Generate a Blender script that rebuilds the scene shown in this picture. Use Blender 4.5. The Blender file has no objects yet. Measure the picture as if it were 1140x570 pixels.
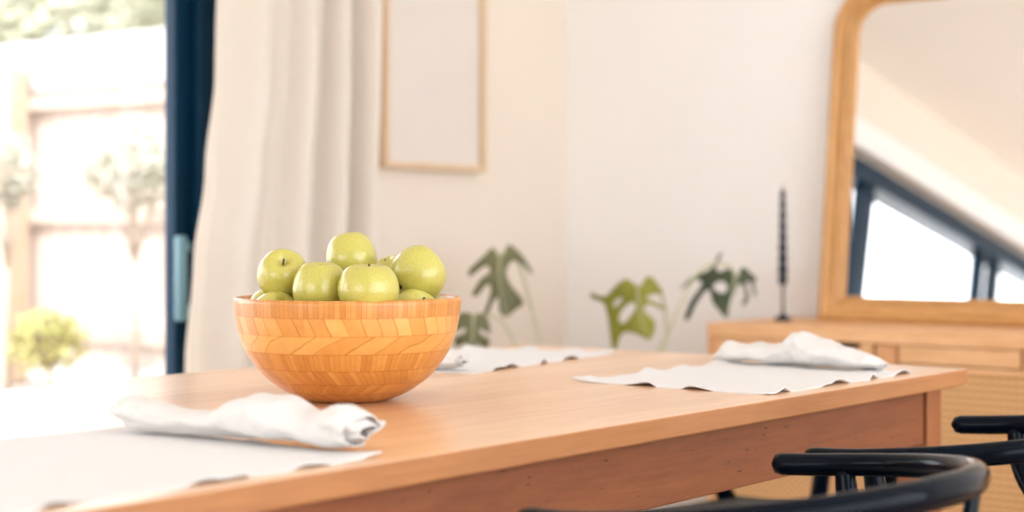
import bpy, bmesh, math, random
from mathutils import Vector, Matrix, noise
R = math.radians
PI = math.pi
random.seed(7)
sc = bpy.context.scene
col = sc.collection

# ------------------------------------------------------------------ camera frame
F = 1778.0                      # focal length in pixels of the 1140 px wide frame
HZ = 262.0                      # horizon row
TH = math.atan2(1430, F)
CAMZ = 0.983
VW = Vector((math.cos(TH), math.sin(TH), 0))
RT = Vector((math.sin(TH), -math.cos(TH), 0))
def at(x, y, d):                # a point at depth d seen at pixel x, y
    return Vector((0, 0, CAMZ)) + d * (VW + (x - 570) / F * RT + Vector((0, 0, (HZ - y) / F)))

XW, YW = 4.14, 3.106            # planes of the mirror wall and the window wall
XB, YB = -2.8, -2.6             # walls behind the camera
TABLE_Z = 0.75

# ------------------------------------------------------------------ materials
def new_mat(name):
    m = bpy.data.materials.new(name); m.use_nodes = True
    nt = m.node_tree
    return m, nt, nt.nodes['Principled BSDF']
def ramp(nt, stops, interp='LINEAR'):
    n = nt.nodes.new('ShaderNodeValToRGB'); cr = n.color_ramp; cr.interpolation = interp
    while len(cr.elements) < len(stops): cr.elements.new(0.5)
    for e, (p, c) in zip(cr.elements, stops):
        e.position = p; e.color = (*c, 1) if len(c) == 3 else c
    return n
def mth(nt, op, a, b=None, c=None):
    n = nt.nodes.new('ShaderNodeMath'); n.operation = op
    for i, v in enumerate((a, b, c)):
        if v is None: continue
        if isinstance(v, (int, float)): n.inputs[i].default_value = v
        else: nt.links.new(v, n.inputs[i])
    return n.outputs[0]
def coords(nt, scale=(1, 1, 1), rot=(0, 0, 0), kind='Object'):
    tc = nt.nodes.new('ShaderNodeTexCoord'); mp = nt.nodes.new('ShaderNodeMapping')
    mp.inputs['Scale'].default_value = scale; mp.inputs['Rotation'].default_value = rot
    nt.links.new(tc.outputs[kind], mp.inputs['Vector'])
    return mp.outputs[0]
def noise_tex(nt, vec, scale, detail=4, rough=.55, dist=0.0):
    n = nt.nodes.new('ShaderNodeTexNoise'); n.inputs['Scale'].default_value = scale
    n.inputs['Detail'].default_value = detail; n.inputs['Roughness'].default_value = rough
    n.inputs['Distortion'].default_value = dist
    nt.links.new(vec, n.inputs['Vector']); return n.outputs['Fac']
def bump(nt, b, h, strength, dist=.01):
    n = nt.nodes.new('ShaderNodeBump'); n.inputs['Strength'].default_value = strength
    n.inputs['Distance'].default_value = dist
    nt.links.new(h, n.inputs['Height']); nt.links.new(n.outputs[0], b.inputs['Normal'])
def flat(name, c, rough=.6, var=.05, scale=8, spec=.5, metal=0, coat=0, bmp=0):
    m, nt, b = new_mat(name)
    f = noise_tex(nt, coords(nt), scale)
    r = ramp(nt, [(.3, tuple(max(0, x * (1 - var)) for x in c)), (.7, tuple(min(1, x * (1 + var)) for x in c))])
    nt.links.new(f, r.inputs[0]); nt.links.new(r.outputs[0], b.inputs['Base Color'])
    b.inputs['Roughness'].default_value = rough; b.inputs['Specular IOR Level'].default_value = spec
    b.inputs['Metallic'].default_value = metal; b.inputs['Coat Weight'].default_value = coat
    if bmp: bump(nt, b, f, bmp)
    return m
def wood(name, dark, light, axis='X', rough=.4, grain=1.0, streak=.5, spec=.5, pores=False, planks=0, coat=0):
    m, nt, b = new_mat(name)
    sc_ = {'X': (1.2, 14, 14), 'Y': (14, 1.2, 14), 'Z': (14, 14, 1.2)}[axis]
    v = coords(nt, sc_)
    f1 = noise_tex(nt, v, 1.3 * grain, 5, .6, .8)
    f2 = noise_tex(nt, v, 9 * grain, 4, .7, .2)
    mix = mth(nt, 'ADD', mth(nt, 'MULTIPLY', f1, 1 - streak), mth(nt, 'MULTIPLY', f2, streak))
    if planks:
        tc = nt.nodes.new('ShaderNodeTexCoord'); sp = nt.nodes.new('ShaderNodeSeparateXYZ')
        nt.links.new(tc.outputs['Object'], sp.inputs[0])
        k = mth(nt, 'FLOOR', mth(nt, 'MULTIPLY', sp.outputs['Y' if axis == 'X' else 'Z'], planks))
        wn = nt.nodes.new('ShaderNodeTexWhiteNoise'); wn.noise_dimensions = '1D'; nt.links.new(k, wn.inputs['W'])
        mix = mth(nt, 'ADD', mix, mth(nt, 'MULTIPLY', mth(nt, 'SUBTRACT', wn.outputs['Value'], .5), .16))
    r = ramp(nt, [(.34, dark), (.66, light)])
    nt.links.new(mix, r.inputs[0])
    last = r.outputs[0]
    if pores:
        pv = coords(nt, (14, 40, 60)); pn = noise_tex(nt, pv, 3.1, 2, .5)
        pr = ramp(nt, [(.70, (1, 1, 1)), (.735, (.22, .12, .08))]); nt.links.new(pn, pr.inputs[0])
        mx = nt.nodes.new('ShaderNodeMixRGB'); mx.blend_type = 'MULTIPLY'; mx.inputs[0].default_value = 1
        nt.links.new(last, mx.inputs[1]); nt.links.new(pr.outputs[0], mx.inputs[2]); last = mx.outputs[0]
    nt.links.new(last, b.inputs['Base Color'])
    b.inputs['Roughness'].default_value = rough; b.inputs['Specular IOR Level'].default_value = spec
    bump(nt, b, f2, .08, .004)
    b.inputs['Coat Weight'].default_value = coat; b.inputs['Coat Roughness'].default_value = .22
    return m

M = {}
M['wall'] = flat('wall_paint', (.785, .71, .615), .85, .012, 3, .2)
M['wall_cool'] = flat('wall_paint_pale', (.905, .90, .89), .85, .012, 3, .2)
M['ceiling'] = flat('ceiling_paint', (.92, .89, .85), .9, .01, 3, .2)
M['floor'] = wood('floor_boards', (.30, .17, .08), (.45, .28, .15), 'X', .45, planks=8)
M['white_trim'] = flat('white_gloss_trim', (.85, .84, .82), .4, .01)
M['navy'] = flat('navy_window_frame', (.003, .024, .052), .32, .1, 5, .12)
M['handle'] = flat('blue_grey_handle', (.16, .30, .36), .3, .05)
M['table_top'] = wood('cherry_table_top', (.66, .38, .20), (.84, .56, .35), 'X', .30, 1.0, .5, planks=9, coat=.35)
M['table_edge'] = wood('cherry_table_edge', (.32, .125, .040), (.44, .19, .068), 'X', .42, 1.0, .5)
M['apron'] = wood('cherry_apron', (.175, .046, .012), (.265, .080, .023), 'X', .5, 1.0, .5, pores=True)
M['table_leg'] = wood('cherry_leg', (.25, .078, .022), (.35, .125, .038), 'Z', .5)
M['mirror_wood'] = wood('mirror_oak', (.40, .185, .05), (.72, .41, .155), 'Z', .45, 1.4, .6)
M['mirror_wood_h'] = wood('mirror_oak_across', (.40, .185, .05), (.72, .41, .155), 'Y', .45, 1.4, .6)
M['side_wood'] = wood('sideboard_oak', (.60, .30, .12), (.84, .50, .25), 'Y', .5)
M['side_wood_v'] = wood('sideboard_oak_upright', (.60, .28, .11), (.70, .36, .16), 'Z', .5)
M['dark'] = flat('gap_shade', (.05, .035, .02), .8)  # near-black colour standing for the shade inside the drawer grips
M['frame_wood'] = wood('picture_frame_ash', (.62, .44, .27), (.74, .56, .38), 'Z', .5)
M['paper'] = flat('picture_paper', (.71, .66, .61), .9, .02, 6)
M['black_wood'] = flat('black_lacquered_wood', (.0010, .0035, .008), .15, .2, 12, .14)
M['black_wood'].node_tree.nodes['Principled BSDF'].inputs['IOR'].default_value = 1.4
M['iron'] = flat('black_iron', (.012, .014, .02), .45)
M['wax'] = flat('navy_black_wax', (.010, .014, .026), .4)
M['cord'] = flat('woven_paper_cord', (.05, .045, .04), .8)
M['stem'] = flat('apple_stem', (.09, .05, .02), .8)
M['pot'] = flat('terracotta_pot', (.35, .33, .30), .7)
M['soil'] = flat('potting_soil', (.05, .035, .025), .95)
M['stalk'] = flat('monstera_stalk', (.52, .52, .34), .5)
M['bark'] = flat('shrub_bark', (.42, .34, .28), .9)

def fabric(name, c, weave=600, trans=0.0, rough=.95, dark=.9):
    m, nt, b = new_mat(name)
    w = nt.nodes.new('ShaderNodeTexWave'); w.bands_direction = 'X'; w.inputs['Scale'].default_value = weave / 10
    w.inputs['Distortion'].default_value = 1.0
    w2 = nt.nodes.new('ShaderNodeTexWave'); w2.bands_direction = 'Y'; w2.inputs['Scale'].default_value = weave / 10
    w2.inputs['Distortion'].default_value = 1.0
    v = coords(nt); nt.links.new(v, w.inputs['Vector']); nt.links.new(v, w2.inputs['Vector'])
    s = mth(nt, 'MULTIPLY', mth(nt, 'ADD', w.outputs['Fac'], w2.outputs['Fac']), .5)
    s2 = mth(nt, 'ADD', mth(nt, 'MULTIPLY', s, .6), mth(nt, 'MULTIPLY', noise_tex(nt, v, 90, 3), .4))
    r = ramp(nt, [(.2, tuple(x * dark for x in c)), (.7, c)])
    nt.links.new(s2, r.inputs[0]); nt.links.new(r.outputs[0], b.inputs['Base Color'])
    b.inputs['Roughness'].default_value = rough; b.inputs['Specular IOR Level'].default_value = .15
    bump(nt, b, s2, .25, .002)
    if trans:
        t = nt.nodes.new('ShaderNodeBsdfTranslucent'); nt.links.new(r.outputs[0], t.inputs[0])
        mx = nt.nodes.new('ShaderNodeMixShader'); mx.inputs[0].default_value = trans
        nt.links.new(b.outputs[0], mx.inputs[1]); nt.links.new(t.outputs[0], mx.inputs[2])
        nt.links.new(mx.outputs[0], nt.nodes['Material Output'].inputs['Surface'])
    return m
M['linen'] = fabric('white_linen', (.78, .755, .73), 700, .12)
M['mat'] = fabric('placemat_cotton', (.73, .725, .72), 420, 0, dark=.90)
M['curtain'] = fabric('curtain_linen', (.90, .845, .77), 500, .30)

def leaf_mat(name, c1, c2, trans=.35, scale=9):
    m, nt, b = new_mat(name)
    f = noise_tex(nt, coords(nt), scale, 3)
    r = ramp(nt, [(.35, c1), (.65, c2)]); nt.links.new(f, r.inputs[0]); nt.links.new(r.outputs[0], b.inputs['Base Color'])
    b.inputs['Roughness'].default_value = .42
    t = nt.nodes.new('ShaderNodeBsdfTranslucent'); nt.links.new(r.outputs[0], t.inputs[0])
    mx = nt.nodes.new('ShaderNodeMixShader'); mx.inputs[0].default_value = trans
    nt.links.new(b.outputs[0], mx.inputs[1]); nt.links.new(t.outputs[0], mx.inputs[2])
    nt.links.new(mx.outputs[0], nt.nodes['Material Output'].inputs['Surface'])
    return m
M['leaf_olive'] = leaf_mat('monstera_leaf_olive', (.17, .175, .075), (.26, .26, .13))
M['leaf_lit'] = leaf_mat('monstera_leaf_lit', (.25, .26, .02), (.36, .36, .05))  # light coming through this leaf is put into its brighter yellow-green
M['leaf_dark'] = leaf_mat('monstera_leaf_dark', (.045, .075, .05), (.10, .13, .07))
M['shrub_grey'] = leaf_mat('grey_green_foliage', (.38, .37, .29), (.48, .46, .38), .3, 4)
M['shrub_gold'] = leaf_mat('golden_foliage', (.38, .35, .12), (.50, .46, .20), .3, 4)
M['tree_green'] = leaf_mat('tree_foliage', (.33, .325, .22), (.50, .48, .35), .3, 1)
M['fence'] = wood('fence_timber', (.48, .38, .32), (.58, .48, .42), 'Z', .9, .3)
M['fence_rail'] = wood('fence_rail_timber', (.36, .28, .225), (.46, .36, .30), 'Y', .9, .3)
M['post'] = wood('fence_post_timber', (.42, .31, .22), (.52, .40, .29), 'Z', .9, .3)
M['plinth'] = flat('painted_plinth_board', (.46, .43, .41), .8, .03)
M['gravel'] = flat('pale_gravel', (.34, .29, .25), .95, .25, 40, bmp=.4)
M['paving'] = flat('pale_paving', (.34, .31, .28), .9, .08, 6)

def pane_mat():
    m = bpy.data.materials.new('clear_glass'); m.use_nodes = True; nt = m.node_tree; nt.nodes.clear()
    o = nt.nodes.new('ShaderNodeOutputMaterial'); t = nt.nodes.new('ShaderNodeBsdfTransparent')
    g = nt.nodes.new('ShaderNodeBsdfGlossy'); g.inputs['Roughness'].default_value = 0
    t.inputs[0].default_value = (.97, .98, .975, 1)
    lw = nt.nodes.new('ShaderNodeLayerWeight'); lw.inputs[0].default_value = .5
    fr = nt.nodes.new('ShaderNodeMath'); fr.operation = 'MULTIPLY_ADD'; fr.inputs[1].default_value = .5; fr.inputs[2].default_value = .02
    pw = nt.nodes.new('ShaderNodeMath'); pw.operation = 'POWER'; pw.inputs[1].default_value = 5
    nt.links.new(lw.outputs['Facing'], pw.inputs[0]); nt.links.new(pw.outputs[0], fr.inputs[0])
    mx = nt.nodes.new('ShaderNodeMixShader')
    nt.links.new(fr.outputs[0], mx.inputs[0]); nt.links.new(t.outputs[0], mx.inputs[1]); nt.links.new(g.outputs[0], mx.inputs[2])
    nt.links.new(mx.outputs[0], o.inputs['Surface']); return m
M['glass'] = pane_mat()
def silver():
    m, nt, b = new_mat('silvered_mirror_glass')
    b.inputs['Base Color'].default_value = (.93, .93, .92, 1); b.inputs['Metallic'].default_value = 1
    b.inputs['Roughness'].default_value = .015
    return m
M['silver'] = silver()

def apple_mat(name, shift):
    m, nt, b = new_mat(name)
    v = coords(nt)
    f = noise_tex(nt, v, 22, 3, .6)
    r = ramp(nt, [(.3, (.42 + shift, .385, .055)), (.7, (.56 + shift, .50, .12))]); nt.links.new(f, r.inputs[0])
    vo = nt.nodes.new('ShaderNodeTexVoronoi'); vo.inputs['Scale'].default_value = 260; nt.links.new(v, vo.inputs['Vector'])
    sp = ramp(nt, [(.08, (.80, .80, .42)), (.2, (0, 0, 0))]); nt.links.new(vo.outputs['Distance'], sp.inputs[0])
    mx = nt.nodes.new('ShaderNodeMixRGB'); mx.blend_type = 'LIGHTEN'; mx.inputs[0].default_value = .55
    nt.links.new(r.outputs[0], mx.inputs[1]); nt.links.new(sp.outputs[0], mx.inputs[2])
    nt.links.new(mx.outputs[0], b.inputs['Base Color'])
    b.inputs['Roughness'].default_value = .34; b.inputs['Coat Weight'].default_value = .5
    b.inputs['Coat Roughness'].default_value = .16
    b.inputs['Subsurface Weight'].default_value = .05; b.inputs['Subsurface Radius'].default_value = (.012, .010, .004)
    b.inputs['Subsurface Scale'].default_value = .5
    return m
M['apple'] = apple_mat('green_apple_skin', 0)
M['apple_y'] = apple_mat('yellow_green_apple_skin', .05)

def bowl_mat():
    m, nt, b = new_mat('laminated_bamboo')
    tc = nt.nodes.new('ShaderNodeTexCoord'); sp = nt.nodes.new('ShaderNodeSeparateXYZ')
    nt.links.new(tc.outputs['Object'], sp.inputs[0])
    x, y, z = sp.outputs
    ang = mth(nt, 'ARCTAN2', y, x)
    zn = mth(nt, 'DIVIDE', z, .15)
    #        z from, strips per turn, slant (strips shifted across the band), tone
    bands = [(0.0, 96, 6, .40), (.105, 90, -3.6, .44), (.205, 84, 1.5, .44), (.34, 124, 0, .42),
             (.50, 22, -.9, .62), (.665, 42, .45, .58), (.83, 140, 0, .40)]
    def steps(vals):
        n = nt.nodes.new('ShaderNodeValToRGB'); cr = n.color_ramp; cr.interpolation = 'CONSTANT'
        while len(cr.elements) < len(vals): cr.elements.new(.5)
        for e, (p, v) in zip(cr.elements, vals): e.position = p; e.color = (v, v, v, 1)
        nt.links.new(zn, n.inputs[0]); return n.outputs[0]
    cnt = mth(nt, 'MULTIPLY', steps([(q[0], q[1] / 120) for q in bands]), 120)
    sl = mth(nt, 'MULTIPLY', mth(nt, 'SUBTRACT', steps([(q[0], (q[2] + 8) / 16) for q in bands]), .5), 16)
    tone = steps([(q[0], q[3]) for q in bands])
    bid = steps([(q[0], i / 8) for i, q in enumerate(bands)])
    wob = noise_tex(nt, coords(nt, (1, 1, 1)), 14, 2, .5)
    frac = mth(nt, 'SUBTRACT', zn, steps([(q[0], q[0]) for q in bands]))
    u = mth(nt, 'ADD', mth(nt, 'MULTIPLY', mth(nt, 'DIVIDE', ang, 2 * PI), cnt),
            mth(nt, 'ADD', mth(nt, 'MULTIPLY', mth(nt, 'MULTIPLY', frac, 6), sl),
                mth(nt, 'MULTIPLY', mth(nt, 'MULTIPLY', wob, 1.4), mth(nt, 'MINIMUM', mth(nt, 'ABSOLUTE', sl), 1))))
    fl = mth(nt, 'FLOOR', u); fr = mth(nt, 'FRACT', u)
    wn = nt.nodes.new('ShaderNodeTexWhiteNoise'); wn.noise_dimensions = '2D'
    cv = nt.nodes.new('ShaderNodeCombineXYZ'); nt.links.new(fl, cv.inputs[0]); nt.links.new(bid, cv.inputs[1])
    nt.links.new(cv.outputs[0], wn.inputs['Vector'])
    t = mth(nt, 'ADD', tone, mth(nt, 'MULTIPLY', mth(nt, 'SUBTRACT', wn.outputs['Value'], .5), .26))
    t = mth(nt, 'ADD', t, mth(nt, 'MULTIPLY', mth(nt, 'SUBTRACT', noise_tex(nt, coords(nt), 60, 3), .5), .25))
    edge = mth(nt, 'GREATER_THAN', fr, .90)
    t = mth(nt, 'SUBTRACT', t, mth(nt, 'MULTIPLY', edge, .24))
    # thin glue lines between the rings
    for q in bands[1:]:
        g = mth(nt, 'LESS_THAN', mth(nt, 'ABSOLUTE', mth(nt, 'SUBTRACT', zn, q[0])), .007)
        t = mth(nt, 'SUBTRACT', t, mth(nt, 'MULTIPLY', g, .14))
    r = ramp(nt, [(0, (.38, .12, .016)), (.45, (.61, .255, .050)), (.8, (.76, .41, .12))])
    nt.links.new(t, r.inputs[0]); nt.links.new(r.outputs[0], b.inputs['Base Color'])
    b.inputs['Roughness'].default_value = .36; b.inputs['Coat Weight'].default_value = .3
    b.inputs['Coat Roughness'].default_value = .25
    return m
M['bowl'] = bowl_mat()

def cane_mat():
    m, nt, b = new_mat('woven_cane')
    tc = nt.nodes.new('ShaderNodeTexCoord'); sp = nt.nodes.new('ShaderNodeSeparateXYZ')
    nt.links.new(tc.outputs['Object'], sp.inputs[0])
    k = 2 * PI / .021
    a = mth(nt, 'SINE', mth(nt, 'MULTIPLY', sp.outputs[1], k))
    c = mth(nt, 'SINE', mth(nt, 'MULTIPLY', sp.outputs[2], 2 * PI / .017))
    w = mth(nt, 'MULTIPLY', a, c)
    s = mth(nt, 'ADD', mth(nt, 'MULTIPLY', w, .25), mth(nt, 'MULTIPLY', c, .25))
    r = ramp(nt, [(.15, (.36, .15, .045)), (.5, (.60, .33, .13)), (.85, (.74, .46, .22))])
    nt.links.new(mth(nt, 'ADD', s, .5), r.inputs[0]); nt.links.new(r.outputs[0], b.inputs['Base Color'])
    b.inputs['Roughness'].default_value = .6
    bump(nt, b, s, .5, .003)
    return m
M['cane'] = cane_mat()

# ------------------------------------------------------------------ mesh helpers
def link(name, bm, mat, parent=None, smooth=False, mats=None):
    me = bpy.data.meshes.new(name)
    bmesh.ops.recalc_face_normals(bm, faces=bm.faces[:])
    bm.to_mesh(me); bm.free()
    for mm in (mats or [mat]): me.materials.append(mm)
    if smooth:
        for p in me.polygons: p.use_smooth = True
    o = bpy.data.objects.new(name, me); col.objects.link(o)
    if parent: o.parent = parent
    return o
def empty(name, loc=(0, 0, 0), rz=0):
    o = bpy.data.objects.new(name, None); col.objects.link(o)
    o.location = loc; o.rotation_euler = (0, 0, rz); o.empty_display_size = .1
    return o
def tag(o, label, cat, group=None, kind=None):
    o['label'] = label; o['category'] = cat
    if group: o['group'] = group
    if kind: o['kind'] = kind
    return o
def struct(o): o['kind'] = 'structure'; return o
def box(bm, x0, x1, y0, y1, z0, z1, bev=0.0, segs=2):
    r = bmesh.ops.create_cube(bm, size=1.0)
    vs = r['verts']
    for v in vs:
        v.co = Vector((x0 + (v.co.x + .5) * (x1 - x0), y0 + (v.co.y + .5) * (y1 - y0), z0 + (v.co.z + .5) * (z1 - z0)))
    if bev:
        es = list({e for v in vs for e in v.link_edges})
        bmesh.ops.bevel(bm, geom=es, offset=bev, segments=segs, affect='EDGES', profile=.5)
def bx(name, mat, parent, *a, **k):
    bm = bmesh.new(); box(bm, *a, **k); return link(name, bm, mat, parent)
def tube(bm, pts, radii, seg=12, caps=True, flat_=None, up=Vector((0, 0, 1))):
    """sweep; radii: number or (side, up) pairs per point"""
    rings = []
    n = len(pts); pts = [Vector(p) for p in pts]
    for i, p in enumerate(pts):
        t = (pts[min(i + 1, n - 1)] - pts[max(i - 1, 0)]).normalized()
        u = up
        if abs(t.dot(u)) > .95: u = Vector((1, 0, 0))
        s = t.cross(u).normalized(); w = s.cross(t).normalized()
        r = radii[i] if isinstance(radii, list) else radii
        a, b = r if isinstance(r, (list, tuple)) else (r, r)
        rings.append([bm.verts.new(p + s * math.cos(k / seg * 2 * PI) * a + w * math.sin(k / seg * 2 * PI) * b) for k in range(seg)])
    for i in range(n - 1):
        for k in range(seg):
            bm.faces.new((rings[i][k], rings[i][(k + 1) % seg], rings[i + 1][(k + 1) % seg], rings[i + 1][k]))
    if caps:
        bm.faces.new(rings[0][::-1]); bm.faces.new(rings[-1])
def lathe(bm, prof, seg=48, closed=False, lobes=0, amp=0):
    rings = []
    for r, z in prof:
        if r < 1e-5: rings.append([bm.verts.new((0, 0, z))])
        else:
            rings.append([bm.verts.new((r * math.cos(k / seg * 2 * PI) * (1 + amp * math.cos(lobes * k / seg * 2 * PI) if lobes else 1),
                                        r * math.sin(k / seg * 2 * PI) * (1 + amp * math.cos(lobes * k / seg * 2 * PI) if lobes else 1), z)) for k in range(seg)])
    prs = list(zip(rings[:-1], rings[1:]))
    if closed: prs.append((rings[-1], rings[0]))
    for a, b in prs:
        for k in range(seg):
            q = (k + 1) % seg
            if len(a) == 1 and len(b) == 1: continue
            if len(a) == 1: bm.faces.new((a[0], b[q], b[k]))
            elif len(b) == 1: bm.faces.new((a[k], a[q], b[0]))
            else: bm.faces.new((a[k], a[q], b[q], b[k]))
def catmull(pts, n):
    out = []
    P = [pts[0]] + list(pts) + [pts[-1]]
    for i in range(1, len(P) - 2):
        for k in range(n):
            t = k / n
            a, b, c, d = (Vector(q) for q in P[i - 1:i + 3])
            out.append(.5 * ((2 * b) + (-a + c) * t + (2 * a - 5 * b + 4 * c - d) * t * t + (-a + 3 * b - 3 * c + d) * t ** 3))
    out.append(Vector(P[-2])); return out
def interp(tab, u):
    for (a, va), (b, vb) in zip(tab[:-1], tab[1:]):
        if u <= b:
            t = (u - a) / (b - a) if b > a else 0
            t = t * t * (3 - 2 * t)
            return va + (vb - va) * max(0, min(1, t))
    return tab[-1][1]

# ------------------------------------------------------------------ the room
CZ0 = 2.20                                    # ceiling height at the window wall
CSL = .22                                     # ceiling rises away from it
def cz(y): return CZ0 + (YW - y) * CSL
# floor
fl = struct(bx('floor', M['floor'], None, XB - .1, XW + .1, YB - .1, YW + .1, -.1, 0))
# ceiling (raked)
bm = bmesh.new()
ys = (YB - .15, YW + .15)
vs = []
for x in (XB - .15, XW + .15):
    for y in ys:
        for dz in (0, .12): vs.append(bm.verts.new((x, y, cz(y) + dz)))
bmesh.ops.convex_hull(bm, input=vs)
struct(link('ceiling', bm, M['ceiling']))
# mirror wall and the wall behind the camera (top follows the ceiling)
def gable(name, x0, x1, mat):
    bm = bmesh.new(); vs = []
    for x in (x0, x1):
        for y in (YB - .1, YW + .1):
            for z in (-.1, cz(y) + .02): vs.append(bm.verts.new((x, y, z)))
    bmesh.ops.convex_hull(bm, input=vs)
    return struct(link(name, bm, mat))
gable('wall_right', XW, XW + .12, M['wall_cool'])
# wall behind the camera, its wide opening added to let in fill light
WY0, WY1, WZ0, WZ1 = 0, 2.75, .5, 2.12
bm = bmesh.new()
box(bm, XB - .12, XB, YB - .1, WY0, -.1, 3.35); box(bm, XB - .12, XB, WY1, YW + .1, -.1, 2.3)
box(bm, XB - .12, XB, WY0, WY1, -.1, WZ0); box(bm, XB - .12, XB, WY0, WY1, WZ1, 2.32)
vs = []
for x in (XB - .12, XB):
    vs += [bm.verts.new((x, YW + .1, 2.25)), bm.verts.new((x, WY0 - .02, 2.3)), bm.verts.new((x, WY0 - .02, cz(WY0) + .02)), bm.verts.new((x, YW + .1, cz(YW) + .05))]
bmesh.ops.convex_hull(bm, input=vs)
struct(link('wall_back', bm, M['wall']))
# wall opposite the doors, with an unseen opening added for fill light
VX0, VX1, VZ0, VZ1 = -1.6, 3.8, .15, 2.85
bm = bmesh.new()
box(bm, XB - .1, VX0, YB - .12, YB, -.1, 3.5); box(bm, VX1, XW + .1, YB - .12, YB, -.1, 3.5)
box(bm, VX0, VX1, YB - .12, YB, -.1, VZ0); box(bm, VX0, VX1, YB - .12, YB, VZ1, 3.5)
struct(link('wall_front', bm, M['wall']))
# window wall with the door opening
DX0, DX1, DZ = -1.05, 2.663, 1.80
bm = bmesh.new()
box(bm, DX1, XW + .1, YW, YW + .14, -.1, 2.3); box(bm, XB - .1, DX0, YW, YW + .14, -.1, 2.3)
box(bm, DX0, DX1, YW, YW + .14, DZ, 2.3)
struct(link('wall_left', bm, M['wall']))
# unseen window units added in the two fill-light openings
def window(name, axis, a0, a1, z0, z1, c, n):
    w = struct(empty(name, (0, 0, 0)))
    bm = bmesh.new(); t = .05
    def b2(p0, p1, q0, q1):
        if axis == 'Y': box(bm, c - .04, c + .02, p0, p1, q0, q1)
        else: box(bm, p0, p1, c - .04, c + .02, q0, q1)
    b2(a0, a1, z0, z0 + t); b2(a0, a1, z1 - t, z1)
    for k in range(n + 1):
        p = a0 + (a1 - a0 - t) * k / n; b2(p, p + t, z0 + t, z1 - t)
    link('fill_window_frame', bm, M['navy'], w)
    for k in range(n):
        p0 = a0 + (a1 - a0 - t) * k / n + t; p1 = a0 + (a1 - a0 - t) * (k + 1) / n
        bm = bmesh.new()
        if axis == 'Y': box(bm, c - .012, c - .006, p0, p1, z0 + t, z1 - t)
        else: box(bm, p0, p1, c - .012, c - .006, z0 + t, z1 - t)
        link('pane', bm, M['glass'], w)
window('fill_window_1', 'Y', WY0, WY1, WZ0, WZ1, XB - .05, 3)
window('fill_window_2', 'X', VX0, VX1, VZ0, VZ1, YB - .05, 3)

# sliding doors
d = struct(empty('door_1', ((DX0 + DX1) / 2, YW, 0)))
ox = d.location.x
def dbox(name, mat, x0, x1, y0, y1, z0, z1, bev=.004):
    return bx(name, mat, d, x0 - ox, x1 - ox, y0 - YW, y1 - YW, z0, z1, bev=bev)
dbox('door_jamb', M['navy'], 2.603, DX1, YW - .02, YW + .12, 0, DZ)
dbox('door_jamb', M['navy'], DX0, DX0 + .06, YW - .02, YW + .12, 0, DZ)
dbox('door_head', M['navy'], DX0, 2.603, YW - .02, YW + .12, 1.715, DZ)
dbox('door_sill', M['navy'], DX0, 2.603, YW - .01, YW + .12, 0, .035)
stiles = [(2.552, 2.602, .035), (1.83, 1.935, .035), (1.715, 1.828, .075), (.455, .55, .075), (.35, .453, .035), (-.72, -.62, .035), (-.98, -.83, .075)]
for x0, x1, dy in stiles:
    dbox('door_stile', M['navy'], x0, x1, YW + dy - .02, YW + dy + .02, .035, 1.715)
for x0, x1, dy in ((1.935, 2.552, .035), (.55, 1.715, .075), (-.62, .35, .035), (-.83, -.72, .075)):
    dbox('door_rail', M['navy'], x0, x1, YW + dy - .02, YW + dy + .02, .035, .12)
    dbox('glass_pane', M['glass'], x0, x1, YW + dy - .003, YW + dy + .003, .12, 1.70, bev=0)
# long pull handle on the nearest stile
bm = bmesh.new()
box(bm, 2.528 - ox, 2.560 - ox, -.028, -.010, .772, .982, bev=.007, segs=3)
for zc in (.80, .955): box(bm, 2.553 - ox, 2.575 - ox, -.020, .018, zc - .012, zc + .012)
h_ = link('door_handle', bm, M['handle'], d, True)
h_['label'] = 'blue grey pull handle'
# pelmet / curtain track along the top of the doors
struct(bx('trim_1', M['white_trim'], None, DX0 - .3, 3.3, YW - .075, YW - .001, 1.815, 1.93, bev=.006))
# skirtings
struct(bx('baseboard_right', M['white_trim'], None, XW - .015, XW, YB, YW, 0, .12, bev=.004))
struct(bx('baseboard_left', M['white_trim'], None, DX1 + .02, XW - .016, YW - .015, YW, 0, .12, bev=.004))

# ------------------------------------------------------------------ curtain
bm = bmesh.new()
NU, NV = 150, 60
grid = []
for j in range(NV + 1):
    w = j / NV; z = 0.02 + (1.80 - .02) * w
    xl = interp([(0, 2.42), (.37, 2.477), (.50, 2.50), (.63, 2.535), (.76, 2.565), (1, 2.575)], w)
    xr = interp([(0, 3.10), (.5, 3.115), (1, 3.165)], w)
    row = []
    for i in range(NU + 1):
        u = i / NU
        bend = .03 * math.sin(3.2 * w + 5 * u)
        ph = 2 * PI * (4.1 * u ** 1.25 + .12 * math.sin(2.2 * u * PI + 1.7 * w) + bend)
        a = (.034 + .034 * u) * (.60 + .55 * (1 - w)) * (1 - .35 * math.exp(-((u - .5) / .2) ** 2))
        y = a * math.sin(ph) + .010 * math.sin(2 * ph + 1.3 + 2 * w) + .004 * noise.noise(Vector((u * 14, w * 3, 1)))
        x = xl + (xr - xl) * (u + .012 * math.cos(ph))
        row.append(bm.verts.new((x, YW - .125 + y, z)))
    grid.append(row)
for j in range(NV):
    for i in range(NU):
        bm.faces.new((grid[j][i], grid[j][i + 1], grid[j + 1][i + 1], grid[j + 1][i]))
cu = link('curtain', bm, M['curtain'], None, True)
tag(cu, 'floor-length off-white linen curtain hanging beside the dark framed glass door', 'curtain')
cu.modifiers.new('thick', 'SOLIDIFY').thickness = .0012

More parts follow.
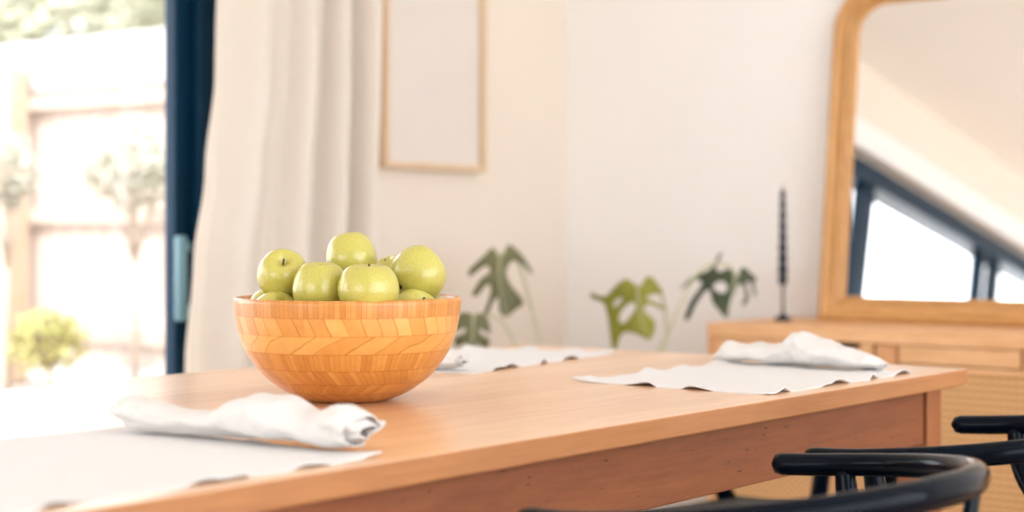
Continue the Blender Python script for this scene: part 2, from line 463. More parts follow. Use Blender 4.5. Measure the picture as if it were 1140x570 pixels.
# ------------------------------------------------------------------ framed picture
pf = empty('framed_picture', (3.476, YW - .001, 1.172))
tag(pf, 'tall blank pale print in a thin light wood frame on the wall beside the curtain', 'picture')
W2, HH, T = .222, .80, .019
bm = bmesh.new(); box(bm, -W2, -W2 + T, -.035, 0, 0, HH, .002); link('frame_side', bm, M['frame_wood'], pf)
bm = bmesh.new(); box(bm, W2 - T, W2, -.035, 0, 0, HH, .002); link('frame_side', bm, M['frame_wood'], pf)
bm = bmesh.new(); box(bm, -W2 + T, W2 - T, -.035, 0, 0, T, .002); link('frame_bottom', bm, M['frame_wood'], pf)
bm = bmesh.new(); box(bm, -W2 + T, W2 - T, -.035, 0, HH - T, HH, .002); link('frame_top', bm, M['frame_wood'], pf)
bm = bmesh.new(); box(bm, -W2 + T, W2 - T, -.018, -.004, T, HH - T); link('print', bm, M['paper'], pf)

# ------------------------------------------------------------------ table
TX0, TX1, TY0, TY1 = .50, 2.677, 1.13, 2.125
tb = empty('dining_table', ((TX0 + TX1) / 2, (TY0 + TY1) / 2, 0))
tag(tb, 'long cherry-coloured wooden dining table with square edges, holding the fruit bowl', 'table')
cx, cy = tb.location.x, tb.location.y
def tbx(name, mat, x0, x1, y0, y1, z0, z1, bev=.003):
    return bx(name, mat, tb, x0 - cx, x1 - cx, y0 - cy, y1 - cy, z0, z1, bev=bev)
bm = bmesh.new(); box(bm, TX0 - cx, TX1 - cx, TY0 - cy, TY1 - cy, TABLE_Z - .029, TABLE_Z, bev=.0025)
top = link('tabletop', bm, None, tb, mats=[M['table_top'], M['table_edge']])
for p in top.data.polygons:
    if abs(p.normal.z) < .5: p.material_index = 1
AB, AT = .624, TABLE_Z - .029
LX, LY = .058, .058
ax0, ax1, ay0, ay1 = TX0 + .022, TX1 - .022, TY0 + .038, TY1 - .038
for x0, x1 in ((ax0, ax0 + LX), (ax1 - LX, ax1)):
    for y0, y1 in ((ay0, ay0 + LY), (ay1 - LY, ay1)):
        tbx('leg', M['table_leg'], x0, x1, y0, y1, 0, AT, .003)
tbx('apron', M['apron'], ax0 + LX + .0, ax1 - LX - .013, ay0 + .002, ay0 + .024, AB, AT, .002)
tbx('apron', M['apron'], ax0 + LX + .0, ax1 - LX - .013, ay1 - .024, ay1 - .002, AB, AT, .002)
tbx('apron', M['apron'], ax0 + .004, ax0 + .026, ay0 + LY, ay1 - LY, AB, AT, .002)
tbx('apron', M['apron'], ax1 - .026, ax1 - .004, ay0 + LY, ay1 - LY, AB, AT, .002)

# ------------------------------------------------------------------ bowl
BC = (1.6175, 1.599)
out = [(.030, .0), (.050, 0), (.062, .0025), (.079, .009), (.098, .020), (.119, .037), (.1375, .060), (.150, .084), (.1570, .108), (.1605, .130), (.1617, .144)]
inn = [(.1605, .1480), (.1575, .1490), (.1545, .1478), (.1530, .143), (.1515, .130), (.148, .108), (.141, .085), (.129, .063), (.110, .043), (.088, .027), (.06, .016), (.03, .012), (0, .011)]
prof = [Vector((r, 0, z)) for r, z in out]
o2 = catmull(prof, 5)
bm = bmesh.new()
lathe(bm, [(0, .002), (.028, .002)] + [(p.x, p.z) for p in o2] + inn, 96)
bo = link('fruit_bowl', bm, M['bowl'], None, True)
bo.location = (BC[0], BC[1], TABLE_Z); bo.rotation_euler = (0, 0, .4); bo.scale = (.992, .992, .983)
tag(bo, 'round laminated bamboo salad bowl heaped with green apples on the dining table', 'bowl')

# ------------------------------------------------------------------ apples
AP = [(0, .60), (.06, .605), (.13, .66), (.22, .755), (.34, .835), (.48, .865), (.63, .81), (.79, .655), (.91, .43), (.98, .18), (1, -.05), (.95, -.33),
      (.82, -.59), (.67, -.77), (.53, -.855), (.43, -.875), (.32, -.86), (.22, -.81), (.12, -.765), (0, -.755)]
def apple_mesh(flat_=1.0, top_w=0.0, lob=.012):
    bm = bmesh.new()
    pr = catmull([Vector((r, 0, z * flat_)) for r, z in AP], 3)
    lathe(bm, [(max(0, p.x) * (1 + top_w * p.z), p.z) for p in pr], 40, lobes=5, amp=lob)
    return bm
def make_apple(name, variant):
    o = link(name, apple_mesh(*variant), M['apple'], None, True)
    bm = bmesh.new()
    tube(bm, catmull([(0, 0, .56), (.01, .01, .70), (.05, .03, .86)], 4), .035, 8)
    link('stem', bm, M['stem'], o, True)
    bm = bmesh.new()
    for k in range(5):
        a = k / 5 * 2 * PI
        tube(bm, [(.02 * math.cos(a), .02 * math.sin(a), -.75), (.07 * math.cos(a), .07 * math.sin(a), -.80), (.05 * math.cos(a), .05 * math.sin(a), -.86)], [.03, .025, .005], 6)
    link('calyx', bm, M['stem'], o, True)
    return o
protos = [make_apple('green_apple', v) for v in ((1.0, .02, .012), (.95, .05, .02), (1.05, .0, .01))]
apples = [
 # x, y, z, radius, tilt towards right / camera, variant, label
 (1.5481, 1.6624, .9316, .0345, (10, 44, 0), 0, 'green apple topping the left side of the heap, its stem hollow tipped towards the viewer'),
 (1.6452, 1.6243, .9558, .0360, (-14, -12, 40), 2, 'highest green apple at the very peak of the heap in the bowl'),
 (1.5470, 1.5868, .9149, .0365, (4, 5, 80), 2, 'front green apple with a small upright stem, left of the two at the bowl centre'),
 (1.5628, 1.5114, .9136, .0395, (2, 3, 10), 1, 'wide squat green apple at the front centre of the bowl, right of the stemmed one'),
 (1.6801, 1.5283, .9334, .0385, (52, -20, 30), 1, 'large green apple lying tilted high on the right side of the heap'),
 (1.7403, 1.6337, .9228, .0350, (-20, 10, 0), 0, 'pale green apple half hidden in the gap behind the peak and right-hand apples'),
 (1.5753, 1.7150, .8764, .0340, (10, 0, 0), 0, 'green apple barely peeping over the far left end of the bowl rim'),
 (1.5200, 1.6490, .8741, .0340, (40, 30, 0), 2, 'low green apple showing its crown over the rim beneath the left apple'),
 (1.6453, 1.5031, .8761, .0350, (30, 20, 20), 0, 'low green apple showing its crown over the rim beneath the large tilted right apple'),
 (1.7063, 1.5313, .8692, .0340, (0, 10, 0), 2, 'green apple seen only as a thin sliver at the far right of the rim'),
]
hidden = [(1.6056, 1.6551, .8686), (1.6657, 1.6218, .8681), (1.6073, 1.5869, .8647), (1.6361, 1.7119, .8463), (1.6487, 1.5474, .8158),
          (1.5471, 1.5782, .833), (1.6237, 1.6607, .8024), (1.6697, 1.6104, .8002), (1.603, 1.5953, .7968), (1.6874, 1.6711, .8263), (1.5597, 1.6439, .8193),
          (1.7206, 1.5913, .8415), (1.5896, 1.5254, .8425)]
for h in hidden:
    apples.append((*h, .0345, (random.uniform(-40, 40), random.uniform(-40, 40), 0), 0, 'green apple buried out of sight below the heap inside the bowl'))
used = set()
for x, y, z, r, rot, var, lab in apples:
    p = protos[var]
    if var in used:
        o = p.copy(); col.objects.link(o)
        for ch in p.children:
            c = ch.copy(); col.objects.link(c); c.parent = o
    else: o = p; used.add(var)
    if lab[-5:] != ' bowl' : r *= 1.04
    o.location = (x - .0105, y - .015, z - (0 if 'buried' in lab else .0045)); o.scale = (r, r, r)
    # tilt about the camera's axes
    o.rotation_mode = 'QUATERNION'
    q = Matrix.Rotation(R(rot[0]), 3, VW) @ Matrix.Rotation(R(rot[1]), 3, RT) @ Matrix.Rotation(R(rot[2]), 3, 'Z')
    o.rotation_quaternion = q.to_quaternion()
    tag(o, lab, 'apple', 'green apples in the bamboo bowl')

# ------------------------------------------------------------------ placemats
def placemat(x0, x1, y0, y1, rz, seed, label, amp=.006, edges=(1, 1, 1, 1), taper=0):
    mx, my = (x0 + x1) / 2, (y0 + y1) / 2; L, Wd = (x1 - x0), (y1 - y0)
    bm = bmesh.new(); NX, NY = 110, 80; g = []
    rnd = random.Random(seed)
    ph = [rnd.uniform(0, 6) for _ in range(8)]
    for j in range(NY + 1):
        row = []
        for i in range(NX + 1):
            u, w = i / NX, j / NY
            X = (u - .5) * L; Y = (w - .5) * Wd
            d4 = (Y + Wd / 2, Wd / 2 - Y, X + L / 2, L / 2 - X)      # front, back, left, right
            z = 0
            for e, dd in enumerate(d4):
                s = X if e < 2 else Y
                rip = max(0, math.sin(s * 46 + ph[e] + 1.2 * math.sin(s * 17 + ph[e + 4])) + .25 * math.sin(s * 110 + ph[e]))
                z += edges[e] * amp * rip * math.exp(-dd / .030)
            z += .0006 * abs(noise.noise(Vector((X * 9, Y * 9, seed))))
            X += .0022 * math.sin(Y * 95 + ph[1]) * (1 if abs(u - .5) > .47 else 0)
            Y += .0026 * math.sin(X * 88 + ph[2]) * (1 if abs(w - .5) > .47 else 0)
            row.append(bm.verts.new((X, Y, z + .0008)))
        g.append(row)
    for j in range(NY):
        for i in range(NX): bm.faces.new((g[j][i], g[j][i + 1], g[j + 1][i + 1], g[j + 1][i]))
    o = link('placemat', bm, M['mat'], None, True)
    so = o.modifiers.new('thick', 'SOLIDIFY'); so.thickness = .0016; so.offset = 1
    o.location = (mx, my, TABLE_Z + .0002); o.rotation_euler = (0, 0, rz)
    tag(o, label, 'placemat', 'woven cotton placemats on the dining table')
    return o
placemat(.74, 1.220, 1.16, 1.578, 0, 3, 'pale grey woven placemat at the near left table edge, under the closest napkin', .0045, (1, .4, .3, .25))
placemat(2.045, 2.535, 1.165, 1.52, 0, 5, 'white woven placemat with rippled hem at the right end of the table', .007)
placemat(2.02, 2.56, 1.775, 2.09, R(9), 9, 'white woven placemat on the far side of the table, just behind the bowl', .007, (1, 1, .1, 1))

# ------------------------------------------------------------------ napkins
def napkin(L, hts, wds, seed, label, loc, rz, turns=2.3, flare=.2, skew=None):
    """loosely rolled cloth lying along local Y; hts / wds: height and width along its length"""
    bm = bmesh.new(); NU, NT = 130, 140; g = []
    for i in range(NU + 1):
        u = i / NU; y = (u - .5) * L
        H = interp(hts, u); Wd = interp(wds, u)
        row = []
        for k in range(NT + 1):
            t = k / NT
            a = -PI * .62 + t * turns * 2 * PI + .35 * math.sin(3 * u + seed)
            s = .04 + .96 * (1 - math.exp(-t * 6.5)) if t > 0 else .04
            n = noise.noise(Vector((u * 7, math.cos(a) * 1.1, math.sin(a) * 1.1 + seed)))
            n2 = noise.noise(Vector((u * 22, math.cos(a) * 2 + seed, math.sin(a) * 2)))
            fold = .5 * math.sin(9 * u + 2.2 * a + seed) * .10
            ke = max(0, 1 - min(u, 1 - u) / .09); s = s * (1 - ke) + (.05 + .95 * t) * ke
            s2 = s * (1 + .20 * n + .06 * n2 + fold)
            px = math.cos(a) * Wd / 2 * s2
            pz = H / 2 + math.sin(a) * H / 2 * s2
            if pz < 0: pz = pz * .08
            ye = y
            endd = min(u, 1 - u)
            if endd < .09:
                k2 = (1 - endd / .09)
                ye += (1 if u > .5 else -1) * (.016 * flare * 5) * k2 * (.45 - t + .4 * n)
                px *= 1 + flare * k2 * (.5 + n); pz *= 1 + .15 * k2 * n
            if skew: px += interp(skew, u)
            row.append(bm.verts.new((px, ye, max(.0012 + .0004 * t, pz + .002))))
        g.append(row)
    for i in range(NU):
        for k in range(NT): bm.faces.new((g[i][k], g[i + 1][k], g[i + 1][k + 1], g[i][k + 1]))
    o = link('linen_napkin', bm, M['linen'], None, True)
    so = o.modifiers.new('thick', 'SOLIDIFY'); so.thickness = .0016; so.offset = -1
    o.location = (*loc, TABLE_Z + .0035); o.rotation_euler = (0, 0, rz)
    tag(o, label, 'napkin', 'rolled linen napkins on the placemats')
    return o
# near napkin: u=0 is its near (right in the picture) end
napkin(.352, [(0, .040), (.10, .046), (.20, .036), (.33, .052), (.42, .056), (.50, .046), (.60, .029), (.75, .028), (.90, .033), (1, .044)],
       [(0, .075), (.2, .058), (.40, .066), (.6, .050), (.85, .048), (1, .062)], 2.3,
       'rumpled white linen napkin rolled on the nearest placemat, left of the bowl in front', (1.208, 1.362), R(7), flare=.3)
napkin(.330, [(0, .016), (.08, .026), (.22, .038), (.36, .046), (.48, .061), (.53, .058), (.58, .037), (.66, .033), (.76, .038), (.84, .033), (.94, .036), (1, .022)],
       [(0, .036), (.1, .060), (.4, .074), (.6, .062), (1, .052)], 5.1,
       'white linen napkin rolled on the right-hand placemat near the table corner', (2.503, 1.367), 0, flare=.15)
napkin(.31, [(0, .026), (.3, .030), (.6, .032), (1, .024)], [(0, .05), (.5, .06), (1, .05)], 8.7,
       'white linen napkin end showing from behind the bowl on the far placemat', (2.055, 1.925), R(6), flare=.2)

# ------------------------------------------------------------------ chairs
def make_chair():
    t = empty('wishbone_chair')
    wood_ = M['black_wood']
    # bent top rail
    pts, rad = [], []
    def zr(y): return .687 + .040 * max(0, min(1, (.10 - y) / .38)) ** 1.3
    ctrl = [(.262, .105), (.270, .05), (.272, 0)]
    for k in range(1, 12):
        a = k / 12 * PI
        ctrl.append((.270 * math.cos(a), -.257 * math.sin(a)))
    ctrl += [(-.272, 0), (-.270, .05), (-.262, .105)]
    cp = catmull([Vector((x, y, zr(y))) for x, y in ctrl], 6)
    n = len(cp)
    for i, p in enumerate(cp):
        u = i / (n - 1); e = min(u, 1 - u)
        back = math.exp(-((u - .5) / .17) ** 2)
        a = .0145 + .003 * math.exp(-(e / .06) ** 2) ; b = .0145 + .0030 * back
        if e < .022: q = math.sqrt(max(.03, 1 - ((.022 - e) / .022) ** 2)); a *= q; b *= q
        rad.append((a, b))
    bm = bmesh.new(); tube(bm, cp, rad, 20); link('top_rail', bm, wood_, t, True)
    for s in (-1, 1):
        bm = bmesh.new()                                        # rear leg sweeping forward to carry the arm
        pp = catmull([(s * .225, -.262, 0), (s * .207, -.235, .20), (s * .198, -.180, .42), (s * .232, -.085, .54), (s * .262, -.012, .62), (s * .270, .006, .686)], 7)
        m_ = len(pp)
        tube(bm, pp, [.0115 + .0085 * math.sin(PI * min(1, (i / (m_ - 1)) * .86 + .12)) for i in range(m_)], 14); link('leg', bm, wood_, t, True)
        bm = bmesh.new()
        pp = catmull([(s * .250, .215, 0), (s * .248, .212, .18), (s * .246, .208, .36), (s * .244, .205, .455)], 6)
        m_ = len(pp)
        tube(bm, pp, [.0125 + .008 * math.sin(PI * min(1, i / (m_ - 1) * .8 + .1)) for i in range(m_)], 14); link('leg', bm, wood_, t, True)
    # seat frame and woven seat
    for a, b in (((.244, .205, .425), (-.244, .205, .425)), ((.190, -.205, .425), (-.190, -.205, .425)),
                 ((.244, .205, .425), (.190, -.205, .425)), ((-.244, .205, .425), (-.190, -.205, .425))):
        bm = bmesh.new(); tube(bm, [a, b], (.014, .017), 10); link('seat_rail', bm, wood_, t, True)
    bm = bmesh.new()
    g = []
    for j in range(25):
        w = j / 24; y = -.20 + .40 * w; hw = .185 + .055 * w
        g.append([bm.verts.new((hw * (2 * i / 24 - 1), y, .440 - .014 * math.sin(PI * i / 24) * math.sin(PI * w) + .0015 * ((i + j) % 2))) for i in range(25)])
    for j in range(24):
        for i in range(24): bm.faces.new((g[j][i], g[j][i + 1], g[j + 1][i + 1], g[j + 1][i]))
    st = link('seat', bm, M['cord'], t, True)
    so = st.modifiers.new('thick', 'SOLIDIFY'); so.thickness = .02; so.offset = -1
    # stretchers
    for a, b in (((.249, .212, .20), (-.249, .212, .20)), ((.207, -.247, .19), (-.207, -.247, .19)), ((.249, .212, .26), (.203, -.240, .26)), ((-.249, .212, .26), (-.203, -.240, .26))):
        bm = bmesh.new(); A, B = Vector(a), Vector(b)
        tube(bm, [A.lerp(B, k / 6) for k in range(7)], [.007 + .004 * math.sin(PI * k / 6) for k in range(7)], 10); link('stretcher', bm, wood_, t, True)
    # Y shaped splat
    bm = bmesh.new()
    tube(bm, catmull([(0, -.205, .43), (0, -.225, .50), (0, -.238, .57), (0, -.242, .60)], 4), (.021, .007), 10, up=Vector((0, 1, 0)))
    for s in (-1, 1):
        tube(bm, catmull([(s * .004, -.240, .585), (s * .022, -.246, .63), (s * .055, -.248, .68), (s * .080, -.245, .722)], 5), (.014, .007), 10, up=Vector((0, 1, 0)))
    link('splat', bm, wood_, t, True)
    return t
ch = make_chair()
def copy_tree(o):
    c = o.copy(); col.objects.link(c)
    for k in o.children:
        q = k.copy(); col.objects.link(q); q.parent = c
    return c
CH = [((1.563, .930, 0), 0, 1.0, 'black wishbone chair nearest the camera, its curved rail crossing the bottom edge'),
      ((2.142, .925, 0), 0, 1.0, 'black wishbone chair further right on the near side, at the corner end of the table'),
      ((2.86, 1.63, 0), PI / 2, .925, 'black chair at the far table end, only its back slats glimpsed below the apron')]
for k, (loc, rz, s, lab) in enumerate(CH):
    c = ch if k == 0 else copy_tree(ch)
    c.location = loc; c.rotation_euler = (0, 0, rz); c.scale = (.90 if k == 1 else 1, 1, s)
    tag(c, lab, 'chair', 'black wishbone chairs around the table')

# ------------------------------------------------------------------ sideboard
SX0, SX1, SY0, SY1, SZ = 3.68, 4.12, .45, 2.286, .748
sb = empty('sideboard', ((SX0 + SX1) / 2, (SY0 + SY1) / 2, 0))
tag(sb, 'light oak sideboard with woven cane doors under the mirror', 'sideboard')
sx, sy = sb.location.x, sb.location.y
def sbx(name, mat, x0, x1, y0, y1, z0, z1, bev=.002, par=None):
    return bx(name, mat, par or sb, x0 - sx, x1 - sx, y0 - sy, y1 - sy, z0, z1, bev=bev)
sbx('top', M['side_wood'], SX0, SX1, SY0, SY1, SZ - .036, SZ, .003)
sbx('side_panel', M['side_wood_v'], SX0 + .004, SX1, SY0, SY0 + .025, .16, SZ - .036)
sbx('side_panel', M['side_wood_v'], SX0 + .004, SX1, SY1 - .025, SY1, .16, SZ - .036)
sbx('base_panel', M['side_wood'], SX0 + .004, SX1, SY0 + .025, SY1 - .025, .16, .185)
sbx('back_panel', M['side_wood'], SX1 - .012, SX1, SY0 + .025, SY1 - .025, .185, SZ - .036)
for yy in (SY0 + .05, SY1 - .05):
    for xx in (SX0 + .05, SX1 - .05):
        bm = bmesh.new(); tube(bm, [(xx - sx, yy - sy, .16), (xx - sx, yy - sy, 0)], [.022, .014], 14); link('leg', bm, M['side_wood_v'], sb, True)
# rail of drawers under the top with a small cut-out grip, then cane doors
TS = .036
for y0, y1, gc in ((1.805, 2.259, 1.875), (1.425, 1.735, 1.47), (1.10, 1.417, 1.16), (.477, 1.035, .54)):
    bm = bmesh.new(); x0 = SX0 + .006 - sx; x1 = SX0 + .026 - sx; gw = .036 if gc != 1.47 else .0005
    box(bm, x0, x1, y0 - sy, gc - gw - sy, .668, SZ - TS - .002); box(bm, x0, x1, gc + gw - sy, y1 - sy, .668, SZ - TS - .002)
    box(bm, x0, x1, gc - gw - sy, gc + gw - sy, .668, .698)
    dr = link('drawer', bm, M['side_wood'], sb)
    sbx('drawer_box', M['dark'], SX0 + .03, SX0 + .30, y0 + .01, y1 - .01, .672, .706)  # solid block, coloured dark as the shade behind the grip
for y0, y1 in ((1.742, 1.798), (1.042, 1.093)):
    sbx('divider', M['side_wood_v'], SX0 + .010, SX0 + .03, y0, y1, .20, SZ - TS - .001)
for y0, y1 in ((1.805, 2.259), (1.10, 1.735), (.477, 1.035)):
    bm = bmesh.new(); fw = .016
    X0, X1 = SX0 + .006 - sx, SX0 + .026 - sx
    box(bm, X0, X1, y0 - sy, y0 + fw - sy, .19, .664, .0015); box(bm, X0, X1, y1 - fw - sy, y1 - sy, .19, .664, .0015)
    box(bm, X0, X1, y0 + fw - sy, y1 - fw - sy, .648, .664, .0015); box(bm, X0, X1, y0 + fw - sy, y1 - fw - sy, .19, .23, .0015)
    dd = link('door', bm, M['side_wood'], sb)
    sbx('cane_panel', M['cane'], SX0 + .010, SX0 + .015, y0 + fw, y1 - fw, .23, .648, 0, dd)

# ------------------------------------------------------------------ mirror leaning on the wall
PHI = R(6.7)
mw0, mh = 1.30, .965            # width, height
mi = empty('wall_mirror', (4.006, 2.131 - mw0 / 2, SZ + .001))
mi.rotation_euler = (0, PHI, 0)
tag(mi, 'large arched-corner mirror in a carved golden wood frame leaning on the sideboard', 'mirror')
# local: X = depth (0 front .. .03 back), Y across, Z up
def outline(inset, rad, n=14):
    """closed loop: square bottom corners, rounded top corners (Y, Z)"""
    y0, y1, z0, z1 = -mw0 / 2 + inset, mw0 / 2 - inset, inset * BOT, mh - inset
    r = rad
    pts = [(y0, z0), (y1, z0)]
    for k in range(n + 1):
        a = k / n * PI / 2; pts.append((y1 - r + r * math.cos(a), z1 - r + r * math.sin(a)))
    for k in range(n + 1):
        a = PI / 2 + k / n * PI / 2; pts.append((y0 + r + r * math.cos(a), z1 - r + r * math.sin(a)))
    return pts
BOT = .86
FWD = .078
prof_m = [(0, .034, .12), (0, .004, .12), (.005, -.004, .117), (.014, -.007, .11), (.022, -.003, .10), (.027, .001, .095), (.043, -.002, .085), (.053, -.003, .075), (.059, .003, .07), (.066, .003, .065), (.070, .007, .06), (.078, .012, .052), (.078, .034, .052)]
bm = bmesh.new(); loops = []
for ins, x, r in prof_m:
    loops.append([bm.verts.new((x, y, z)) for y, z in outline(ins, r + .03)])
for a, b in list(zip(loops[:-1], loops[1:])) + [(loops[-1], loops[0])]:
    n = len(a)
    for k in range(n):
        bm.faces.new((a[k], a[(k + 1) % n], b[(k + 1) % n], b[k]))
fr = link('frame', bm, M['mirror_wood'], mi, mats=[M['mirror_wood'], M['mirror_wood_h']])
for p in fr.data.polygons:
    if p.center.z < .07 or p.center.z > mh - .07: p.material_index = 1
# string of beads round the opening
bm = bmesh.new()
lp = [Vector((.002, y, z)) for y, z in outline(.0635, .097)]
lp.append(lp[0]); acc = 0; step = .0075; rest = 0
for a, b in zip(lp[:-1], lp[1:]):
    L = (b - a).length; s = rest
    while s < L:
        p = a.lerp(b, s / L)
        bmesh.ops.create_icosphere(bm, subdivisions=1, radius=.0036, matrix=Matrix.Translation(p)); s += step
    rest = s - L
be = link('bead_trim', bm, M['mirror_wood'], mi, True)
bm = bmesh.new()
lp = outline(.074, .08)
f1 = [bm.verts.new((.014, y, z)) for y, z in lp]; f2 = [bm.verts.new((.018, y, z)) for y, z in lp]
bm.faces.new(f1); bm.faces.new(f2[::-1])
for k in range(len(lp)): bm.faces.new((f1[k], f1[(k + 1) % len(lp)], f2[(k + 1) % len(lp)], f2[k]))
link('mirror_glass', bm, M['silver'], mi)

# ------------------------------------------------------------------ candle
cp_ = at(871.5, 355, 4.385)
cs = empty('candlestick', (cp_.x, cp_.y, SZ))
tag(cs, 'slim black iron candlestick standing on the sideboard left of the mirror', 'candlestick')
bm = bmesh.new(); lathe(bm, [(0, 0), (.024, 0), (.025, .004), (.022, .009), (.010, .015), (.0055, .022), (.0, .022)], 24); link('base', bm, M['iron'], cs, True)
bm = bmesh.new(); lathe(bm, [(0, .020), (.0038, .020), (.0036, .06), (.0038, .100), (0, .100)], 12); link('stem', bm, M['iron'], cs, True)
bm = bmesh.new(); lathe(bm, [(0, .098), (.006, .098), (.012, .104), (.013, .112), (.0125, .128), (.010, .128), (.0, .122)], 20); link('cup', bm, M['iron'], cs, True)
bm = bmesh.new()
rings = []
NS = 20
for j in range(91):
    w = j / 90; z = w * .245
    r0 = .0125 * (1 - .45 * w) if w < .93 else .007 * (1 - (w - .93) / .07 * .8)
    ring = []
    for k in range(NS):
        a = k / NS * 2 * PI; rr = r0 * (1 + .20 * math.cos(2 * (a - w * 26)))
        ring.append(bm.verts.new((rr * math.cos(a), rr * math.sin(a), z)))
    rings.append(ring)
for a, b in zip(rings[:-1], rings[1:]):
    for k in range(NS): bm.faces.new((a[k], a[(k + 1) % NS], b[(k + 1) % NS], b[k]))
bm.faces.new(rings[0][::-1]); bm.faces.new(rings[-1])
cd = link('taper_candle', bm, M['wax'], None, True)
cd.location = (cp_.x, cp_.y, SZ + .1225)
tag(cd, 'tall twisted black taper candle held in the thin iron candlestick', 'candle')
bm = bmesh.new(); tube(bm, [(0, 0, .243), (.001, 0, .252), (.003, 0, .258)], .0008, 6); link('wick', bm, M['iron'], cd)

# ------------------------------------------------------------------ monstera
PX, PY = 3.52, 2.58
ms = empty('monstera_plant', (PX, PY, 0))
tag(ms, 'split-leaf monstera plant standing in the corner between table and sideboard', 'houseplant')
bm = bmesh.new(); lathe(bm, [(0, 0), (.095, 0), (.105, .01), (.13, .22), (.138, .25), (.140, .265), (.128, .265), (.118, .23), (0, .225)], 40); link('pot', bm, M['pot'], ms, True)
bm = bmesh.new(); lathe(bm, [(0, .236), (.06, .240), (.121, .234)], 24); link('soil', bm, M['soil'], ms, True)
def monstera_leaf(name, top_px, tip_px, depth, width, normal_tilt, mat, splits=5, curl=.25, hole=True, cutd=.36, gapw=.66, sweep=.25, half=(1, 1), stalk_from=None):
    A = at(top_px[0], top_px[1], depth[0]); B = at(tip_px[0], tip_px[1], depth[1])
    L = (B - A).length; dirn = (B - A).normalized()
    nrm = (-VW + normal_tilt[0] * RT + Vector((0, 0, normal_tilt[1])))
    nrm = (nrm - dirn * nrm.dot(dirn)).normalized()
    side = dirn.cross(nrm).normalized()
    bm = bmesh.new()
    N = 60; NW = 16
    # half blade: rows along the midrib, splits cut between lobes, lobes swept towards the tip
    for s in (-1, 1):
        wv = width * half[0 if s < 0 else 1] / 2
        rows = []
        for j in range(N + 1):
            u = j / N
            prof_ = math.sin(PI * min(1, (u * .93 + .07)) ** .62) ** .75 if u < .999 else 0
            prof_ = max(0, prof_)
            # lobes: the blade is full near the rib, cut back between lobes
            ph = (u * splits + .1) % 1.0
            cut = 1.0
            if .06 < u < .93:
                gap = abs(ph - .5) * 2          # 0 in the lobe centre, 1 in the gap
                cut = 1.0 if gap < gapw else cutd
            row = []
            for i in range(NW + 1):
                t = i / NW * cut
                x = t * wv * prof_
                yy = u * L * 1.0 + (t ** 1.3) * sweep * L * (1.0 - u) - (.13 * L * (1 - u) ** 3 * t * 2)
                if u < .15: yy -= .10 * L * t * (1 - u / .15)
                zz = -curl * wv * (t ** 2) * 1.2 - .10 * L * (u - .4) ** 2 + .006 * math.sin(u * splits * 2 * PI) * t
                p = A + dirn * yy + side * (s * x) + nrm * zz
                row.append(bm.verts.new(p - Vector((PX, PY, 0))))
            rows.append(row)
        for j in range(N):
            for i in range(NW):
                ctr = (j / N * splits + .1) % 1.0
                if hole and .2 < j / N < .75 and 3 <= i <= hole and (ctr < .2 or ctr > .8): continue
                bm.faces.new((rows[j][i], rows[j][i + 1], rows[j + 1][i + 1], rows[j + 1][i]))
    bmesh.ops.remove_doubles(bm, verts=bm.verts[:], dist=.0004)
    bmesh.ops.dissolve_degenerate(bm, dist=.0002, edges=bm.edges[:])
    lf = link('leaf', bm, mat, ms, True)
    so = lf.modifiers.new('thick', 'SOLIDIFY'); so.thickness = .0012
    bm = bmesh.new()
    cps = [A + dirn * (L * k / 8) + nrm * (-.10 * L * (k / 8 - .4) ** 2 + .001) - Vector((PX, PY, 0)) for k in range(9)]
    tube(bm, cps, [.0030 * (1 - .8 * k / 8) for k in range(9)], 6); link('midrib', bm, M['stalk'], lf, True)
    # petiole
    base = Vector((PX, PY, .235)) + Vector((random.uniform(-.03, .03), random.uniform(-.03, .03), 0))
    if stalk_from: mid = [at(*q) for q in stalk_from]
    else: mid = [base.lerp(A, .5) + Vector((0, 0, .10))]
    pts = [base] + mid + [A]
    bm = bmesh.new(); tube(bm, catmull([p - Vector((PX, PY, 0)) for p in pts], 8), .0038, 8); link('stalk', bm, M['stalk'], ms, True)
